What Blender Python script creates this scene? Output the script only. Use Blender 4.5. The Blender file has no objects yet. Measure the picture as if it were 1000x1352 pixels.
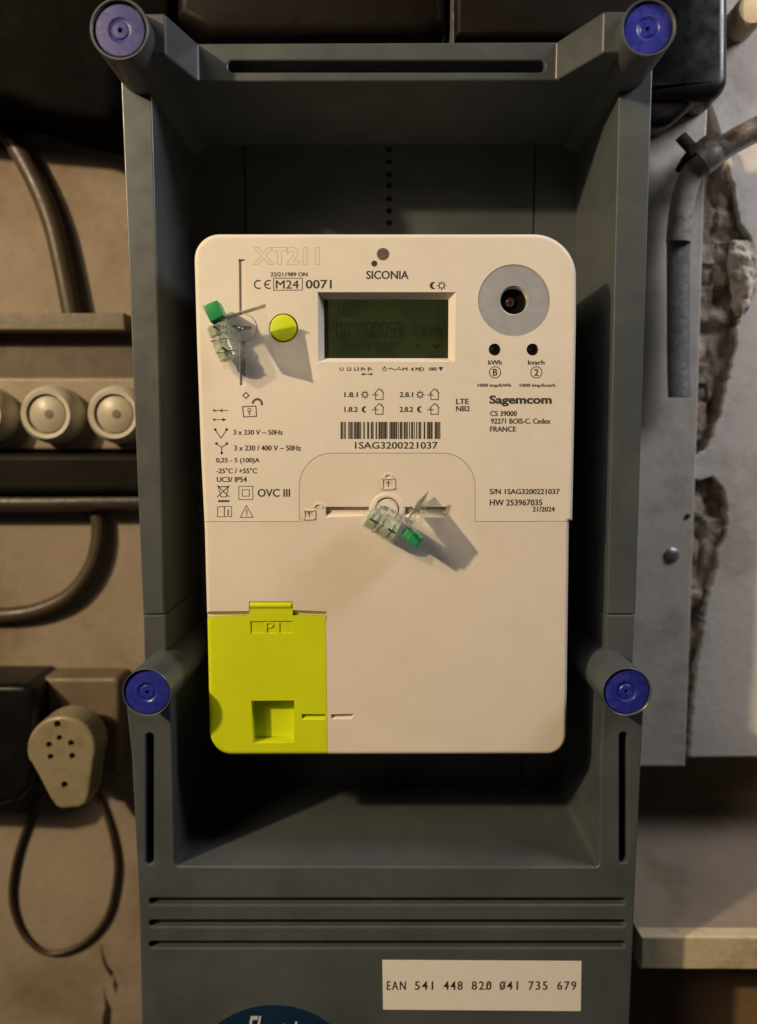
import bpy, bmesh, math, random
from mathutils import Vector, Matrix, Euler, noise

scene = bpy.context.scene
COL = scene.collection
R = math.radians

# ------------------------------------------------------------------ camera
# world: X right, Z up, Y away from the camera; the meter's front face is the plane y = 0
CAM_D = 0.347
PITCH, YAW, FPX = 5.5, 0.47, 976.0
cam_data = bpy.data.cameras.new("camera")
cam = bpy.data.objects.new("camera", cam_data)
COL.objects.link(cam)
cam.location = (0, -CAM_D, 0)
cam.rotation_euler = (R(90 - PITCH), 0, R(YAW))
cam_data.sensor_fit = 'VERTICAL'
cam_data.sensor_height = 36
cam_data.lens = 36 * FPX / 1352
cam_data.clip_start = 0.01
cam_data.clip_end = 20
cam_data.dof.use_dof = True
cam_data.dof.focus_distance = 0.345
cam_data.dof.aperture_fstop = 3.8
scene.camera = cam

# ------------------------------------------------------------------ world and lamps
world = bpy.data.worlds.new("World")
scene.world = world
world.use_nodes = True
bg = world.node_tree.nodes['Background']
bg.inputs['Color'].default_value = (0.62, 0.60, 0.62, 1)
bg.inputs['Strength'].default_value = 0.022

def area(name, loc, target, size, power, color):
    d = bpy.data.lights.new(name, 'AREA')
    d.shape = 'DISK'; d.size = size; d.energy = power; d.color = color
    o = bpy.data.objects.new(name, d); COL.objects.link(o)
    o.location = loc
    v = Vector(target) - Vector(loc)
    o.rotation_euler = v.to_track_quat('-Z', 'Y').to_euler()
    return o

area("ceiling_bulb", (-0.83, -0.70, 0.52), (0, 0.02, 0), 0.045, 14.0, (1.0, 0.76, 0.47))
area("soft_fill", (-0.75, -0.80, 0.62), (0, 0.02, 0), 0.45, 4.6, (1.0, 0.80, 0.56))  # added wide fill light, softens the bulb's shadows
area("door_daylight", (0.54, -0.16, 0.46), (0.18, 0.07, 0.05), 0.24, 3.1, (0.94, 0.92, 0.97))

scene.view_settings.view_transform = 'Standard'
scene.view_settings.look = 'None'
scene.view_settings.exposure = 0.05
scene.view_settings.gamma = 1

# ------------------------------------------------------------------ helpers
ROT = Euler((R(90 - PITCH), 0, R(YAW))).to_matrix()
def P(px, py, y=0.0):
    """where the sight line of a measured photograph point meets the upright plane at depth y"""
    d = ROT @ Vector(((px - 500) / FPX, (676 - py) / FPX, -1))
    t = (y + CAM_D) / d.y
    return Vector((d.x * t, y, d.z * t))
def XZ(px, py, y=0.0):
    p = P(px, py, y); return (p.x, p.z)
def W(n, y=0.0, py=600):            # n photograph pixels as metres at depth y
    return n * (y + CAM_D) / FPX / (math.cos(R(PITCH)) + (676 - py) / FPX * math.sin(R(PITCH)))

def link(name, me, mat=None, parent=None):
    o = bpy.data.objects.new(name, me); COL.objects.link(o)
    if mat is not None:
        me.materials.clear(); me.materials.append(mat)
    if parent is not None:
        o.parent = parent
        o.matrix_parent_inverse = Matrix.Translation(parent.location).inverted()
    return o
def thing(name, label, cat, loc=(0, 0, 0), group=None):
    o = bpy.data.objects.new(name, None); COL.objects.link(o); o.location = loc
    o.empty_display_size = 0.01
    o['label'] = label; o['category'] = cat
    if group: o['group'] = group
    return o
def tag(o, label, cat, group=None):
    o['label'] = label; o['category'] = cat
    if group: o['group'] = group
    return o
def struct(o):
    o['kind'] = 'structure'; return o

def mesh(name, v, f, smooth=False, ang=None):
    me = bpy.data.meshes.new(name); me.from_pydata([tuple(a) for a in v], [], f); me.update()
    bm = bmesh.new(); bm.from_mesh(me); bmesh.ops.recalc_face_normals(bm, faces=bm.faces); bm.to_mesh(me); bm.free()
    if smooth:
        me.shade_smooth()
        me.set_sharp_from_angle(angle=R(ang or 35))
    return me
def area2(p):
    return 0.5 * sum(p[i][0] * p[(i + 1) % len(p)][1] - p[(i + 1) % len(p)][0] * p[i][1] for i in range(len(p)))
def prism(poly, y0, y1):
    n = len(poly)
    v = [(x, y0, z) for x, z in poly] + [(x, y1, z) for x, z in poly]
    f = [tuple(range(n)), tuple(range(2 * n - 1, n - 1, -1))]
    f += [(i, (i + 1) % n, n + (i + 1) % n, n + i) for i in range(n)]
    return mesh('prism', v, f)
def offset(poly, d):
    s = 1 if area2(poly) > 0 else -1
    out = []; n = len(poly)
    for i in range(n):
        a, b, c = Vector(poly[i - 1]), Vector(poly[i]), Vector(poly[(i + 1) % n])
        e1 = (b - a).normalized(); e2 = (c - b).normalized()
        n1 = Vector((-e1.y, e1.x)) * s; n2 = Vector((-e2.y, e2.x)) * s
        m = n1 + n2
        k = m.length_squared
        m = m * (2 / k) if k > .3 else n1
        out.append(tuple(b + m * d))
    return out
def rslab(poly, y0, y1, r, seg=4, back=False):
    """slab with a rounded front rim of radius r"""
    n = len(poly); rings = []
    for k in range(seg + 1):
        a = (math.pi / 2) * k / seg
        rings.append((offset(poly, r * (1 - math.sin(a))), y0 + r * (1 - math.cos(a))))
    rings.append((poly, y1))
    v = []; f = []
    for q, yy in rings: v += [(x, yy, z) for x, z in q]
    f.append(tuple(range(n)))
    m = len(rings)
    for k in range(m - 1):
        for i in range(n):
            j = (i + 1) % n
            f.append((k * n + i, k * n + j, (k + 1) * n + j, (k + 1) * n + i))
    f.append(tuple(range(m * n - 1, (m - 1) * n - 1, -1)))
    return mesh('rounded_slab', v, f)
def arc(cx, cy, r, a0, a1, n=10, ry=None):
    ry = r if ry is None else ry
    return [(cx + r * math.cos(R(a0 + (a1 - a0) * i / n)), cy + ry * math.sin(R(a0 + (a1 - a0) * i / n))) for i in range(n + 1)]
def px(poly, y=0.0):
    return [XZ(a, b, y) for a, b in poly]
def rrect(x0, y0, x1, y1, r, n=5):     # rounded rectangle, photograph points (y down)
    return (arc(x0 + r, y0 + r, r, 180, 270, n) + arc(x1 - r, y0 + r, r, 270, 360, n) +
            arc(x1 - r, y1 - r, r, 0, 90, n) + arc(x0 + r, y1 - r, r, 90, 180, n))
def circ(cx, cy, r, n=32):
    return [(cx + r * math.cos(2 * math.pi * i / n), cy + r * math.sin(2 * math.pi * i / n)) for i in range(n)]
def boolean(me, cutters, op='DIFFERENCE'):
    o = bpy.data.objects.new('work', me); COL.objects.link(o)
    cs = []
    for c in cutters:
        co = bpy.data.objects.new('cut', c); COL.objects.link(co); cs.append(co)
        m = o.modifiers.new('b', 'BOOLEAN'); m.operation = op; m.object = co; m.solver = 'EXACT'
    bpy.context.view_layer.update()
    dg = bpy.context.evaluated_depsgraph_get()
    res = bpy.data.meshes.new_from_object(o.evaluated_get(dg))
    for c in cs: bpy.data.objects.remove(c)
    bpy.data.objects.remove(o)
    return res
def bevelled(o, w, seg=2, ang=30):
    m = o.modifiers.new('bevel', 'BEVEL'); m.width = w; m.segments = seg; m.limit_method = 'ANGLE'
    m.angle_limit = R(ang); m.use_clamp_overlap = True; m.harden_normals = False
    return o
def join(meshes):
    bm = bmesh.new()
    for m in meshes: bm.from_mesh(m)
    me = bpy.data.meshes.new('joined'); bm.to_mesh(me); bm.free(); return me
def box(x0, x1, y0, y1, z0, z1):
    return prism([(x0, z0), (x1, z0), (x1, z1), (x0, z1)], y0, y1)
def lathe(cx, cz, prof, n=48, ang=35, caps=True):
    """prof: (radius, y) pairs turned about the axis through (cx, cz)"""
    v = []; f = []; m = len(prof)
    for r, y in prof:
        for i in range(n):
            a = 2 * math.pi * i / n
            v.append((cx + r * math.cos(a), y, cz + r * math.sin(a)))
    for k in range(m - 1):
        for i in range(n):
            j = (i + 1) % n
            f.append((k * n + i, k * n + j, (k + 1) * n + j, (k + 1) * n + i))
    if caps: f.append(tuple(range(n))); f.append(tuple(range(m * n - 1, (m - 1) * n - 1, -1)))
    return mesh('lathe', v, f, True, ang)
def smooth_path(pts, sub=8):
    out = []
    q = [pts[0]] + list(pts) + [pts[-1]]
    for i in range(1, len(q) - 2):
        for s in range(sub):
            t = s / sub
            a, b, c, d = (Vector(q[i - 1]), Vector(q[i]), Vector(q[i + 1]), Vector(q[i + 2]))
            out.append(0.5 * ((2 * b) + (-a + c) * t + (2 * a - 5 * b + 4 * c - d) * t * t + (-a + 3 * b - 3 * c + d) * t ** 3))
    out.append(Vector(pts[-1])); return out
def tube(pts, rad, n=14, flat=1.0, sub=8):
    path = smooth_path(pts, sub); m = len(path); v = []; f = []
    up = Vector((0, 1, 0))
    for k, p in enumerate(path):
        t = (path[min(k + 1, m - 1)] - path[max(k - 1, 0)]).normalized()
        s = t.cross(up).normalized(); u = s.cross(t).normalized()
        r = rad(k / (m - 1)) if callable(rad) else rad
        for i in range(n):
            a = 2 * math.pi * i / n
            v.append(p + s * (r * math.cos(a)) + u * (r * flat * math.sin(a)))
    for k in range(m - 1):
        for i in range(n):
            j = (i + 1) % n
            f.append((k * n + i, k * n + j, (k + 1) * n + j, (k + 1) * n + i))
    f.append(tuple(range(n))); f.append(tuple(range(m * n - 1, (m - 1) * n - 1, -1)))
    return mesh('tube', v, f, True, 60)

# ------------------------------------------------------------------ materials
def material(name, col, rough=0.5, var=0.12, vscale=30, bump=0.0, bscale=900, metal=0.0, col2=None, c2scale=20,
             c2lo=0.5, c2hi=0.62, spec=0.5, trans=0.0, coat=0.0, rvar=0.1, ior=1.45):
    m = bpy.data.materials.new(name); m.use_nodes = True
    nt = m.node_tree; N = nt.nodes; L = nt.links
    b = N['Principled BSDF']
    b.inputs['Metallic'].default_value = metal
    b.inputs['Specular IOR Level'].default_value = spec
    b.inputs['Transmission Weight'].default_value = trans
    b.inputs['Coat Weight'].default_value = coat
    b.inputs['IOR'].default_value = ior
    tc = N.new('ShaderNodeTexCoord')
    def nz(scale, detail=6, rough=.6):
        n = N.new('ShaderNodeTexNoise'); n.inputs['Scale'].default_value = scale
        n.inputs['Detail'].default_value = detail; n.inputs['Roughness'].default_value = rough
        L.new(tc.outputs['Object'], n.inputs['Vector']); return n
    n1 = nz(vscale)
    mr = N.new('ShaderNodeMapRange'); mr.inputs['From Min'].default_value = .3; mr.inputs['From Max'].default_value = .7
    mr.inputs['To Min'].default_value = 1 - var; mr.inputs['To Max'].default_value = 1 + var
    L.new(n1.outputs['Fac'], mr.inputs['Value'])
    mul = N.new('ShaderNodeVectorMath'); mul.operation = 'SCALE'
    if col2 is not None:
        n2 = nz(c2scale, 8, .65)
        rp = N.new('ShaderNodeMapRange'); rp.inputs['From Min'].default_value = c2lo; rp.inputs['From Max'].default_value = c2hi
        L.new(n2.outputs['Fac'], rp.inputs['Value'])
        mx = N.new('ShaderNodeMix'); mx.data_type = 'RGBA'
        mx.inputs['A'].default_value = (*col, 1); mx.inputs['B'].default_value = (*col2, 1)
        L.new(rp.outputs['Result'], mx.inputs['Factor']); L.new(mx.outputs['Result'], mul.inputs[0])
    else:
        mul.inputs[0].default_value = col
    L.new(mr.outputs['Result'], mul.inputs['Scale'])
    L.new(mul.outputs['Vector'], b.inputs['Base Color'])
    nr = nz(vscale * 3)
    mr2 = N.new('ShaderNodeMapRange'); mr2.inputs['From Min'].default_value = .3; mr2.inputs['From Max'].default_value = .7
    mr2.inputs['To Min'].default_value = max(0.02, rough - rvar); mr2.inputs['To Max'].default_value = min(1, rough + rvar)
    L.new(nr.outputs['Fac'], mr2.inputs['Value']); L.new(mr2.outputs['Result'], b.inputs['Roughness'])
    if bump:
        nb = nz(bscale, 5, .6)
        bp = N.new('ShaderNodeBump'); bp.inputs['Strength'].default_value = 1; bp.inputs['Distance'].default_value = bump
        L.new(nb.outputs['Fac'], bp.inputs['Height']); L.new(bp.outputs['Normal'], b.inputs['Normal'])
    return m

M = {}
M['case'] = material('ivory_plastic', (.70, .65, .575), .5, .035, 40, .00007, 1500, col2=(.665, .61, .53), c2scale=22, c2lo=.4, c2hi=.75, spec=.4)
M['cover'] = material('ivory_cover_plastic', (.685, .62, .54), .52, .04, 30, .00008, 1400, col2=(.645, .58, .495), c2scale=16, c2lo=.4, c2hi=.75, spec=.4)
M['ink'] = material('dark_print_ink', (.035, .029, .023), .7, .15, 300)
M['ink_pale'] = material('pale_print_ink', (.10, .085, .065), .7, .2, 600)
M['ink_faint'] = material('embossed_outline', (.38, .34, .28), .6, .1, 300)
M['frame'] = material('grey_moulded_plastic', (.070, .079, .083), .38, .12, 25, .00003, 1500, col2=(.057, .066, .071), c2scale=14, spec=.5)
M['lime'] = material('lime_plastic', (.56, .64, .006), .5, .04, 40, .00003, 1800, spec=.35)
M['lime2'] = material('lime_button_plastic', (.60, .72, .02), .35, .04, 60, spec=.5)
M['blue'] = material('blue_plastic', (.018, .024, .26), .35, .14, 250, .00004, 700, col2=(.035, .04, .31), c2scale=180, spec=.5)
M['blue_dull'] = material('dull_blue_plastic', (.034, .033, .19), .5, .18, 250, .00004, 700, col2=(.062, .058, .21), c2scale=220, spec=.5)  # duller, less saturated blue for the top left cap
M['lcd'] = material('lcd_glass', (.024, .033, .014), .22, .3, 60, spec=.5, rvar=.06)
M['lcd_dark'] = material('lcd_segment', (.014, .019, .008), .3, .1, 60)
M['ring'] = material('brushed_steel_disc', (.44, .455, .485), .42, .06, 60, .00001, 1500, metal=.35)
M['black'] = material('black_glossy_plastic', (.005, .0045, .005), .30, .3, 30, .0001, 120, spec=.35)
M['matt_black'] = material('matt_black_plastic', (.004, .0035, .003), .75, .3, 30, .0001, 120, spec=.03)
M['diode'] = material('dark_red_diode', (.05, .016, .012), .15, .1, 300, spec=.8)
M['hole'] = material('dark_hole', (.012, .011, .010), .6, .2, 200)
M['brownblack'] = material('brown_bakelite', (.008, .006, .005), .5, .3, 25, .0001, 100, spec=.10)
M['green'] = material('green_seal_plastic', (.02, .27, .085), .35, .15, 300, .00004, 900)
M['clear'] = material('clear_seal_plastic', (.93, .95, .93), .12, .02, 200, .0001, 500, trans=1.0, ior=1.25, spec=.5, rvar=.08)
M['clear_sheet'] = material('clear_seal_sheet', (.95, .96, .95), .04, .01, 200, trans=1.0, ior=1.1, spec=.3, rvar=.02)
def clear_plastic(name, col, alpha, rough):
    m = material(name, col, rough, .06, 300, .0002, 400, spec=.8, rvar=.05)
    m.node_tree.nodes['Principled BSDF'].inputs['Alpha'].default_value = alpha
    return m
M['clear_body'] = clear_plastic('clear_seal_body', (.66, .70, .62), .17, .05)
M['clear_tail'] = clear_plastic('clear_seal_tail', (.40, .38, .32), .6, .1)
M['sealcore'] = material('seal_rotor', (.30, .36, .25), .12, .1, 900, .0002, 350, col2=(.50, .55, .44), c2scale=260, c2lo=.5, c2hi=.6, spec=1.0)
M['sealmark'] = material('seal_marking', (.015, .03, .015), .5, .2, 900)
M['wall'] = material('beige_painted_wall', (.245, .20, .152), .8, .12, 14, .0005, 160, col2=(.18, .138, .098), c2scale=9, spec=.2)
M['white_wall'] = material('white_plaster', (.56, .525, .49), .8, .08, 22, .0004, 160, col2=(.44, .40, .36), c2scale=18, spec=.2)
M['strip'] = material('painted_board', (.50, .465, .405), .38, .10, 25, .0003, 160, col2=(.33, .29, .24), c2scale=40, c2lo=.5, c2hi=.75)
M['rubble'] = material('broken_mortar', (.40, .34, .28), .95, .35, 90, .0010, 350, col2=(.20, .16, .125), c2scale=70, c2lo=.42, c2hi=.6, spec=.1)
M['plaster_chunk'] = material('broken_plaster', (.55, .50, .43), .95, .15, 90, .0012, 250, col2=(.30, .25, .19), c2scale=80, spec=.1)
M['steel'] = material('dull_steel', (.42, .43, .45), .38, .3, 60, .0002, 400, metal=.8, col2=(.20, .15, .11), c2scale=60)
M['pipe'] = material('rusty_conduit', (.36, .34, .32), .35, .3, 80, .0002, 500, metal=.6, col2=(.14, .09, .06), c2scale=70, c2lo=.45)
M['lead'] = material('lead_grey_sheath', (.21, .205, .20), .38, .2, 60, .0003, 250, metal=.35, col2=(.13, .125, .12), c2scale=60)
M['wall_core'] = material('crumbly_plaster_core', (.26, .225, .185), .95, .3, 120, .001, 300, col2=(.16, .13, .10), c2scale=90, spec=.1)
M['bend'] = material('dirty_cable_sheath', (.27, .245, .21), .35, .2, 80, .0003, 300, col2=(.14, .11, .085), c2scale=70)
M['rust'] = material('rust', (.032, .018, .013), .9, .4, 200, .0008, 500, spec=.2)
M['cable'] = material('brown_cable_sheath', (.05, .035, .022), .45, .2, 60, .0001, 300)
M['cream'] = material('cream_bakelite', (.36, .325, .25), .4, .08, 50, .0001, 200, spec=.5)
M['porcelain'] = material('porcelain', (.47, .43, .35), .32, .08, 50, spec=.5, coat=.2)
M['dull_beige'] = material('dull_beige_plastic', (.125, .095, .062), .5, .15, 40, .0002, 200)
M['paper'] = material('paper_label', (.76, .725, .67), .7, .03, 200, .00002, 1500, spec=.2)
M['sticker'] = material('blue_sticker', (.006, .022, .055), .35, .1, 60)
M['white_ink'] = material('white_ink', (.5, .5, .48), .6, .05, 200)
M['cabinet'] = material('dark_brown_board', (.075, .052, .034), .6, .2, 30, .0002, 150)
M['bar'] = material('dark_varnished_bar', (.035, .027, .021), .42, .2, 60, .0003, 200, metal=0, spec=.4)
M['rail_beige'] = material('fuse_rail_plastic', (.22, .18, .125), .5, .15, 40, .0002, 200)
M['plug'] = material('old_cream_bakelite', (.23, .195, .125), .4, .1, 60, .0001, 200, col2=(.18, .145, .085), c2scale=60)
M['recess'] = material('grimy_recess_wall', (.235, .19, .145), .85, .15, 20, .0006, 140, col2=(.185, .145, .105), c2scale=14, spec=.15)
M['sill'] = material('cream_sill_paint', (.50, .42, .27), .6, .1, 40, .0004, 150, col2=(.36, .28, .16), c2scale=50)
M['stone'] = material('stone_ledge', (.27, .245, .19), .8, .15, 30, .0005, 160, col2=(.2, .17, .12), c2scale=25)
M['brown_wall'] = material('brown_wall', (.22, .13, .07), .8, .2, 20, .0004, 150)

# ------------------------------------------------------------------ flat print
EPS = 0.00006
def text(s, x0, y0, x1, y1, parent, mat, y=-EPS, bold=0.007, shear=0.0, name='printed_text', weight=.26, spacing=1.0):
    """lettering fitted to the rectangle (x0, y0)-(x1, y1) measured on the photograph, lying on the plane y"""
    c = bpy.data.curves.new('t', 'FONT'); c.body = s; c.size = 1; c.offset = 0 if 'M' in s else bold; c.shear = shear
    c.space_character = spacing; c.resolution_u = 3
    o = bpy.data.objects.new('t', c); COL.objects.link(o)
    bpy.context.view_layer.update()
    me = bpy.data.meshes.new_from_object(o.evaluated_get(bpy.context.evaluated_depsgraph_get()))
    bpy.data.objects.remove(o)
    xs = [v.co.x for v in me.vertices]; ys = [v.co.y for v in me.vertices]
    ax, bx, ay, by = min(xs), max(xs), min(ys), max(ys)
    for v in me.vertices:
        u = (v.co.x - ax) / (bx - ax); w = (v.co.y - ay) / (by - ay)
        v.co = P(x0 + (x1 - x0) * u, y1 + (y0 - y1) * w, y)
    me.update()
    if weight:
        m2 = me.copy(); m2.transform(Matrix.Translation((W(weight), -.00001, W(weight * .3)))); me.transform(Matrix.Translation((-W(weight) * .5, 0, 0)))
        me = join([me, m2])
    return link(name, me, mat, parent)
def flat(polys, name, parent, mat, y=-EPS):
    v = []; f = []
    for p in polys:
        b = len(v); v += [P(a, c, y) for a, c in p]; f.append(tuple(range(b, b + len(p))))
    me = bpy.data.meshes.new(name); me.from_pydata([tuple(a) for a in v], [], f); me.update()
    return link(name, me, mat, parent)
def line(pts, w, closed=False):
    """a pen stroke as quads"""
    out = []; n = len(pts)
    for i in range(n if closed else n - 1):
        a = Vector(pts[i]); b = Vector(pts[(i + 1) % n]); d = (b - a)
        if d.length < 1e-6: continue
        d.normalize(); s = Vector((-d.y, d.x)) * w / 2; e = d * w * .3
        out.append([tuple(a - e + s), tuple(b + e + s), tuple(b + e - s), tuple(a - e - s)])
    return out
def ringp(cx, cy, r, w, n=28, a0=0, a1=360):
    out = []
    for i in range(n):
        t0 = R(a0 + (a1 - a0) * i / n); t1 = R(a0 + (a1 - a0) * (i + 1) / n)
        out.append([(cx + (r - w / 2) * math.cos(t0), cy + (r - w / 2) * math.sin(t0)), (cx + (r + w / 2) * math.cos(t0), cy + (r + w / 2) * math.sin(t0)),
                    (cx + (r + w / 2) * math.cos(t1), cy + (r + w / 2) * math.sin(t1)), (cx + (r - w / 2) * math.cos(t1), cy + (r - w / 2) * math.sin(t1))])
    return out

# ================================================================== THE SETTING
Y_RAIL, Y_BLOCK, Y_BACK = .012, -.002, .086
Y_WALL = .100
o = link('wall_left', prism(px([(-400, -300), (500, -300), (500, 1750), (-400, 1750)], Y_WALL), Y_WALL, Y_WALL + .03), M['wall']); struct(o)
# white plastered wall on the right, its broken edge standing beside the board
YR = .085
edge = [(936, -150), (936, 130), (950, 170), (961, 210), (963, 228), (969, 245), (972, 270), (977, 295), (987, 306), (995, 322), (1002, 345), (1003, 362),
        (996, 385), (990, 402), (978, 420), (972, 432), (974, 455), (968, 478), (962, 500), (956, 530), (952, 545), (943, 570), (936, 590), (926, 599), (912, 604),
        (912, 630), (925, 634), (940, 629), (951, 638), (957, 652), (960, 672), (961, 692), (957, 710), (946, 728), (948, 750), (940, 772), (933, 800), (929, 830),
        (921, 880), (916, 930), (912, 975), (911, 1000)]
rag = []
random.seed(4)
for i in range(len(edge) - 1):
    a, b = Vector(edge[i]), Vector(edge[i + 1]); k = max(1, int((b - a).length / 6)) if i > 0 else 1
    for s in range(k):
        q = a.lerp(b, s / k)
        if i > 1: q += Vector((random.uniform(-1.5, 1.5), random.uniform(-1.2, 1.2)))
        rag.append(tuple(q))
rag.append(edge[-1])
wall_poly = rag + [(1350, 996), (1350, -150)]
o = link('wall_right', rslab(px(wall_poly, YR), YR, YR + .05, .0008, 2), M['white_wall']); struct(o)
random.seed(9)
core = [(x - random.uniform(1.0, 4.5) - (2 if 200 < y < 600 else 0), y + random.uniform(-1, 1)) for x, y in rag[1:]]
o = link('wall_core', prism(px([rag[0]] + core + [(1100, 1000), (1100, -150)], YR + .003), YR + .003, YR + .045), M['wall_core']); struct(o)
# rough masonry seen in the broken gap
nx, ny = 46, 220; v = []; f = []
for j in range(ny + 1):
    for i in range(nx + 1):
        p = P(895 + 125 * i / nx, -20 + 1015 * j / ny, YR + .006)
        h = noise.fractal(p * 60, 1, 2, 5) * .004 + noise.cell(p * 90) * .002
        v.append((p.x, p.y - h, p.z))
for j in range(ny):
    for i in range(nx):
        a = j * (nx + 1) + i; f.append((a, a + 1, a + nx + 2, a + nx + 1))
o = link('masonry', mesh('rubble', v, f, True, 50), M['rubble']); struct(o)
# recess in the wall below, with its ledge
YQ = .140
zt = P(950, 1239, .026).z; xl = P(846, 1260, .026).x; zb = P(950, 1281, .026).z
cove = [(.034, zb), (.034, zt), (.062, zt)] + [(.062 + .078 * math.sin(R(a)), zt + .078 * (1 - math.cos(R(a)))) for a in range(10, 91, 10)] + [(YQ, .1), (YQ + .02, .1), (YQ + .02, zb)]
n = len(cove)
v = [(xl, y, z) for y, z in cove] + [(.6, y, z) for y, z in cove]
f = [tuple(range(n)), tuple(range(2 * n - 1, n - 1, -1))] + [(i, (i + 1) % n, n + (i + 1) % n, n + i) for i in range(n)]
o = link('recess', mesh('cove', v, f, True, 40), M['recess']); struct(o)
o = link('ledge_front', rslab([(xl, zb), (.6, zb + .001), (.6, zt + .0016), (xl, zt + .0008)], .026, .0335, .0012, 3), M['sill']); struct(o)
o = link('wall_below', box(.05, .6, .060, YQ - .002, -.6, zb - .0004), M['brown_wall']); struct(o)

# ================================================================== BOARD WITH SCREW
YS = .078
bd = thing('wooden_board', 'narrow off-white painted board with a screw, upright beside the grey frame', 'board', tuple(P(875, 1010, YS)))
o = link('board', rslab(px([(936, 120), (932, 200), (921, 560), (912, 820), (905, 1012), (820, 1012), (840, 190), (845, 120)], YS), YS, YS + .022, .0010, 3), M['strip'], bd)
c = XZ(887, 733, YS)
sc = lathe(c[0], c[1], [(W(10, YS), YS - .0001), (W(10, YS), YS - .0006), (W(7, YS), YS - .0014), (W(3, YS), YS - .0017), (.00001, YS - .0018)], 32, 40)
slot = prism(offset(px([(876, 734.5), (897, 728.5), (898, 731.5), (877, 737.5)], YS), 0), YS - .003, YS - .0007)
link('screw', boolean(sc, [slot]), M['steel'], bd)
c = XZ(908, 681, YS)
link('nail', lathe(c[0], c[1], [(W(3, YS), YS + .001), (W(3, YS), YS - .0008), (.0001, YS - .001)], 12), M['rust'], bd)

# loose plaster lump in the broken edge
v = []; f = []
nu, nv = 22, 34
lump = [(964, 318, 992), (960, 340, 1001), (962, 360, 1003), (964, 380, 998), (966, 400, 990), (970, 418, 980)]
for j in range(nv + 1):
    t = j / nv * (len(lump) - 1); k = min(int(t), len(lump) - 2); u = t - k
    a = [lump[k][q] * (1 - u) + lump[k + 1][q] * u for q in range(3)]
    for i in range(nu + 1):
        s = i / nu; p = P(a[0] + (a[2] - a[0]) * s, a[1], YR + .002)
        h = .006 * (math.sin(math.pi * s) ** .6) * (math.sin(math.pi * (j + .4) / (nv + .8)) ** .5) + noise.fractal(p * 160, 1, 2, 4) * .0028
        v.append((p.x, p.y - h, p.z))
for j in range(nv):
    for i in range(nu):
        a = j * (nu + 1) + i; f.append((a, a + 1, a + nu + 2, a + nu + 1))
o = link('plaster_lump', mesh('lump', v, f, True, 50), M['plaster_chunk'])
tag(o, 'pale lump of broken plaster in the torn wall edge right of the board', 'plaster')

# conduit pipe, bending down into a flattened lead sheath
pipe = thing('conduit_pipe', 'rusty metal conduit bending from the right edge down the white board', 'pipe', tuple(P(1000, 170, .02)))
PY = .062
link('tube', tube([P(1060, 142, PY - .006), P(1005, 168, PY - .004), P(965, 189, PY - .002), P(936, 209, PY)], W(15, PY), 20), M['pipe'], pipe)
link('collar', tube([P(944, 202, PY), P(936, 208, PY), P(926, 216, PY + .001)], lambda t: W(17.5, PY) , 20), M['pipe'], pipe)
link('bend', tube([P(934, 209, PY), P(916, 226, PY + .002), P(905, 252, PY + .004), P(899, 285, PY + .005), P(896, 320, PY + .005)], lambda t: W(14, PY) + W(2, PY) * t, 20, .75), M['bend'], pipe)
link('sheath', tube([P(896, 316, PY + .006), P(896, 360, PY + .007), P(896, 420, PY + .007), P(896, 480, PY + .006), P(897.5, 524, PY + .004)], lambda t: W(15.5 - .5 * t, PY), 24, .42), M['lead'], pipe)
cl = thing('pipe_clamp', 'dark rusty iron clamp crossing behind the bend of the conduit', 'clamp', tuple(P(910, 190, .022)))
link('clamp_bar', tube([P(899, 180, .066), P(918, 200, .064), P(940, 215, .068)], W(8.5, PY), 8, .5), M['rust'], cl)
link('clamp_bar', tube([P(898, 226, .070), P(912, 205, .062), P(934, 186, .064), P(946, 180, .072)], W(7, PY), 8, .6), M['rust'], cl)

# ================================================================== BLACK HOUSINGS ABOVE
def housing(name, poly, y0, y1, r, mat, label, cat, seg=5):
    o = link(name, rslab(px(poly, y0), y0, y1, r, seg), mat); o.data.shade_smooth(); o.data.set_sharp_from_angle(angle=R(25))
    return tag(o, label, cat)
housing('black_housing', [(-260, -260), (228, -260), (228, 40), (152, 52), (152, 158)] + [(130, 160), (90, 153), (50, 143), (10, 128), (-260, 105)], .052, Y_WALL - .001, .006,
        M['matt_black'], 'black housing with a sagging lower edge behind the top left blue-capped post', 'housing')
housing('brown_cover', [(230, -260), (588, -260), (588, 30), (560, 44), (275, 44), (232, 20)], .044, Y_WALL - .001, .006,
        M['brownblack'], 'dark brown cover above the middle of the grey frame', 'cover')
bh = thing('black_meter_box', 'glossy black box with a rounded lower corner behind the top right post', 'box', tuple(P(800, 0, .03)))
me = rslab(px([(840, -260), (966, -260)] + arc(936, 100, 29, 0, 90, 8) + [(840, 130), (840, 120)], .055), .055, .0776, .006, 6)
me.shade_smooth(); me.set_sharp_from_angle(angle=R(25)); link('box_shell', me, M['black'], bh)
me = rslab(px([(601, -260), (860, -260), (860, 48), (601, 48)], .030), .030, Y_WALL, .004, 5)
me.shade_smooth(); me.set_sharp_from_angle(angle=R(25)); link('box_cover', me, M['brownblack'], bh)
me2 = rslab(px([(845, 110), (932, 110), (926, 130), (908, 146), (893, 158), (882, 164), (862, 167), (845, 166)], .060), .060, .0774, .005, 5)
me2.shade_smooth(); me2.set_sharp_from_angle(angle=R(25))
link('lower_lip', me2, M['black'], bh)
link('trim_edge', box(P(597, 20, .04).x, P(600, 20, .04).x, .036, .06, P(597, 70, .04).z, P(597, -60, .04).z), M['steel'], bh)
o = link('round_pipe_end', lathe(*XZ(992, 14, .07), [(W(20,.07), .0846), (W(20,.07), .071), (W(17,.07), .068), (W(6,.07), .067), (.0001, .067)], 32, 40), M['sill'])
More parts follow.
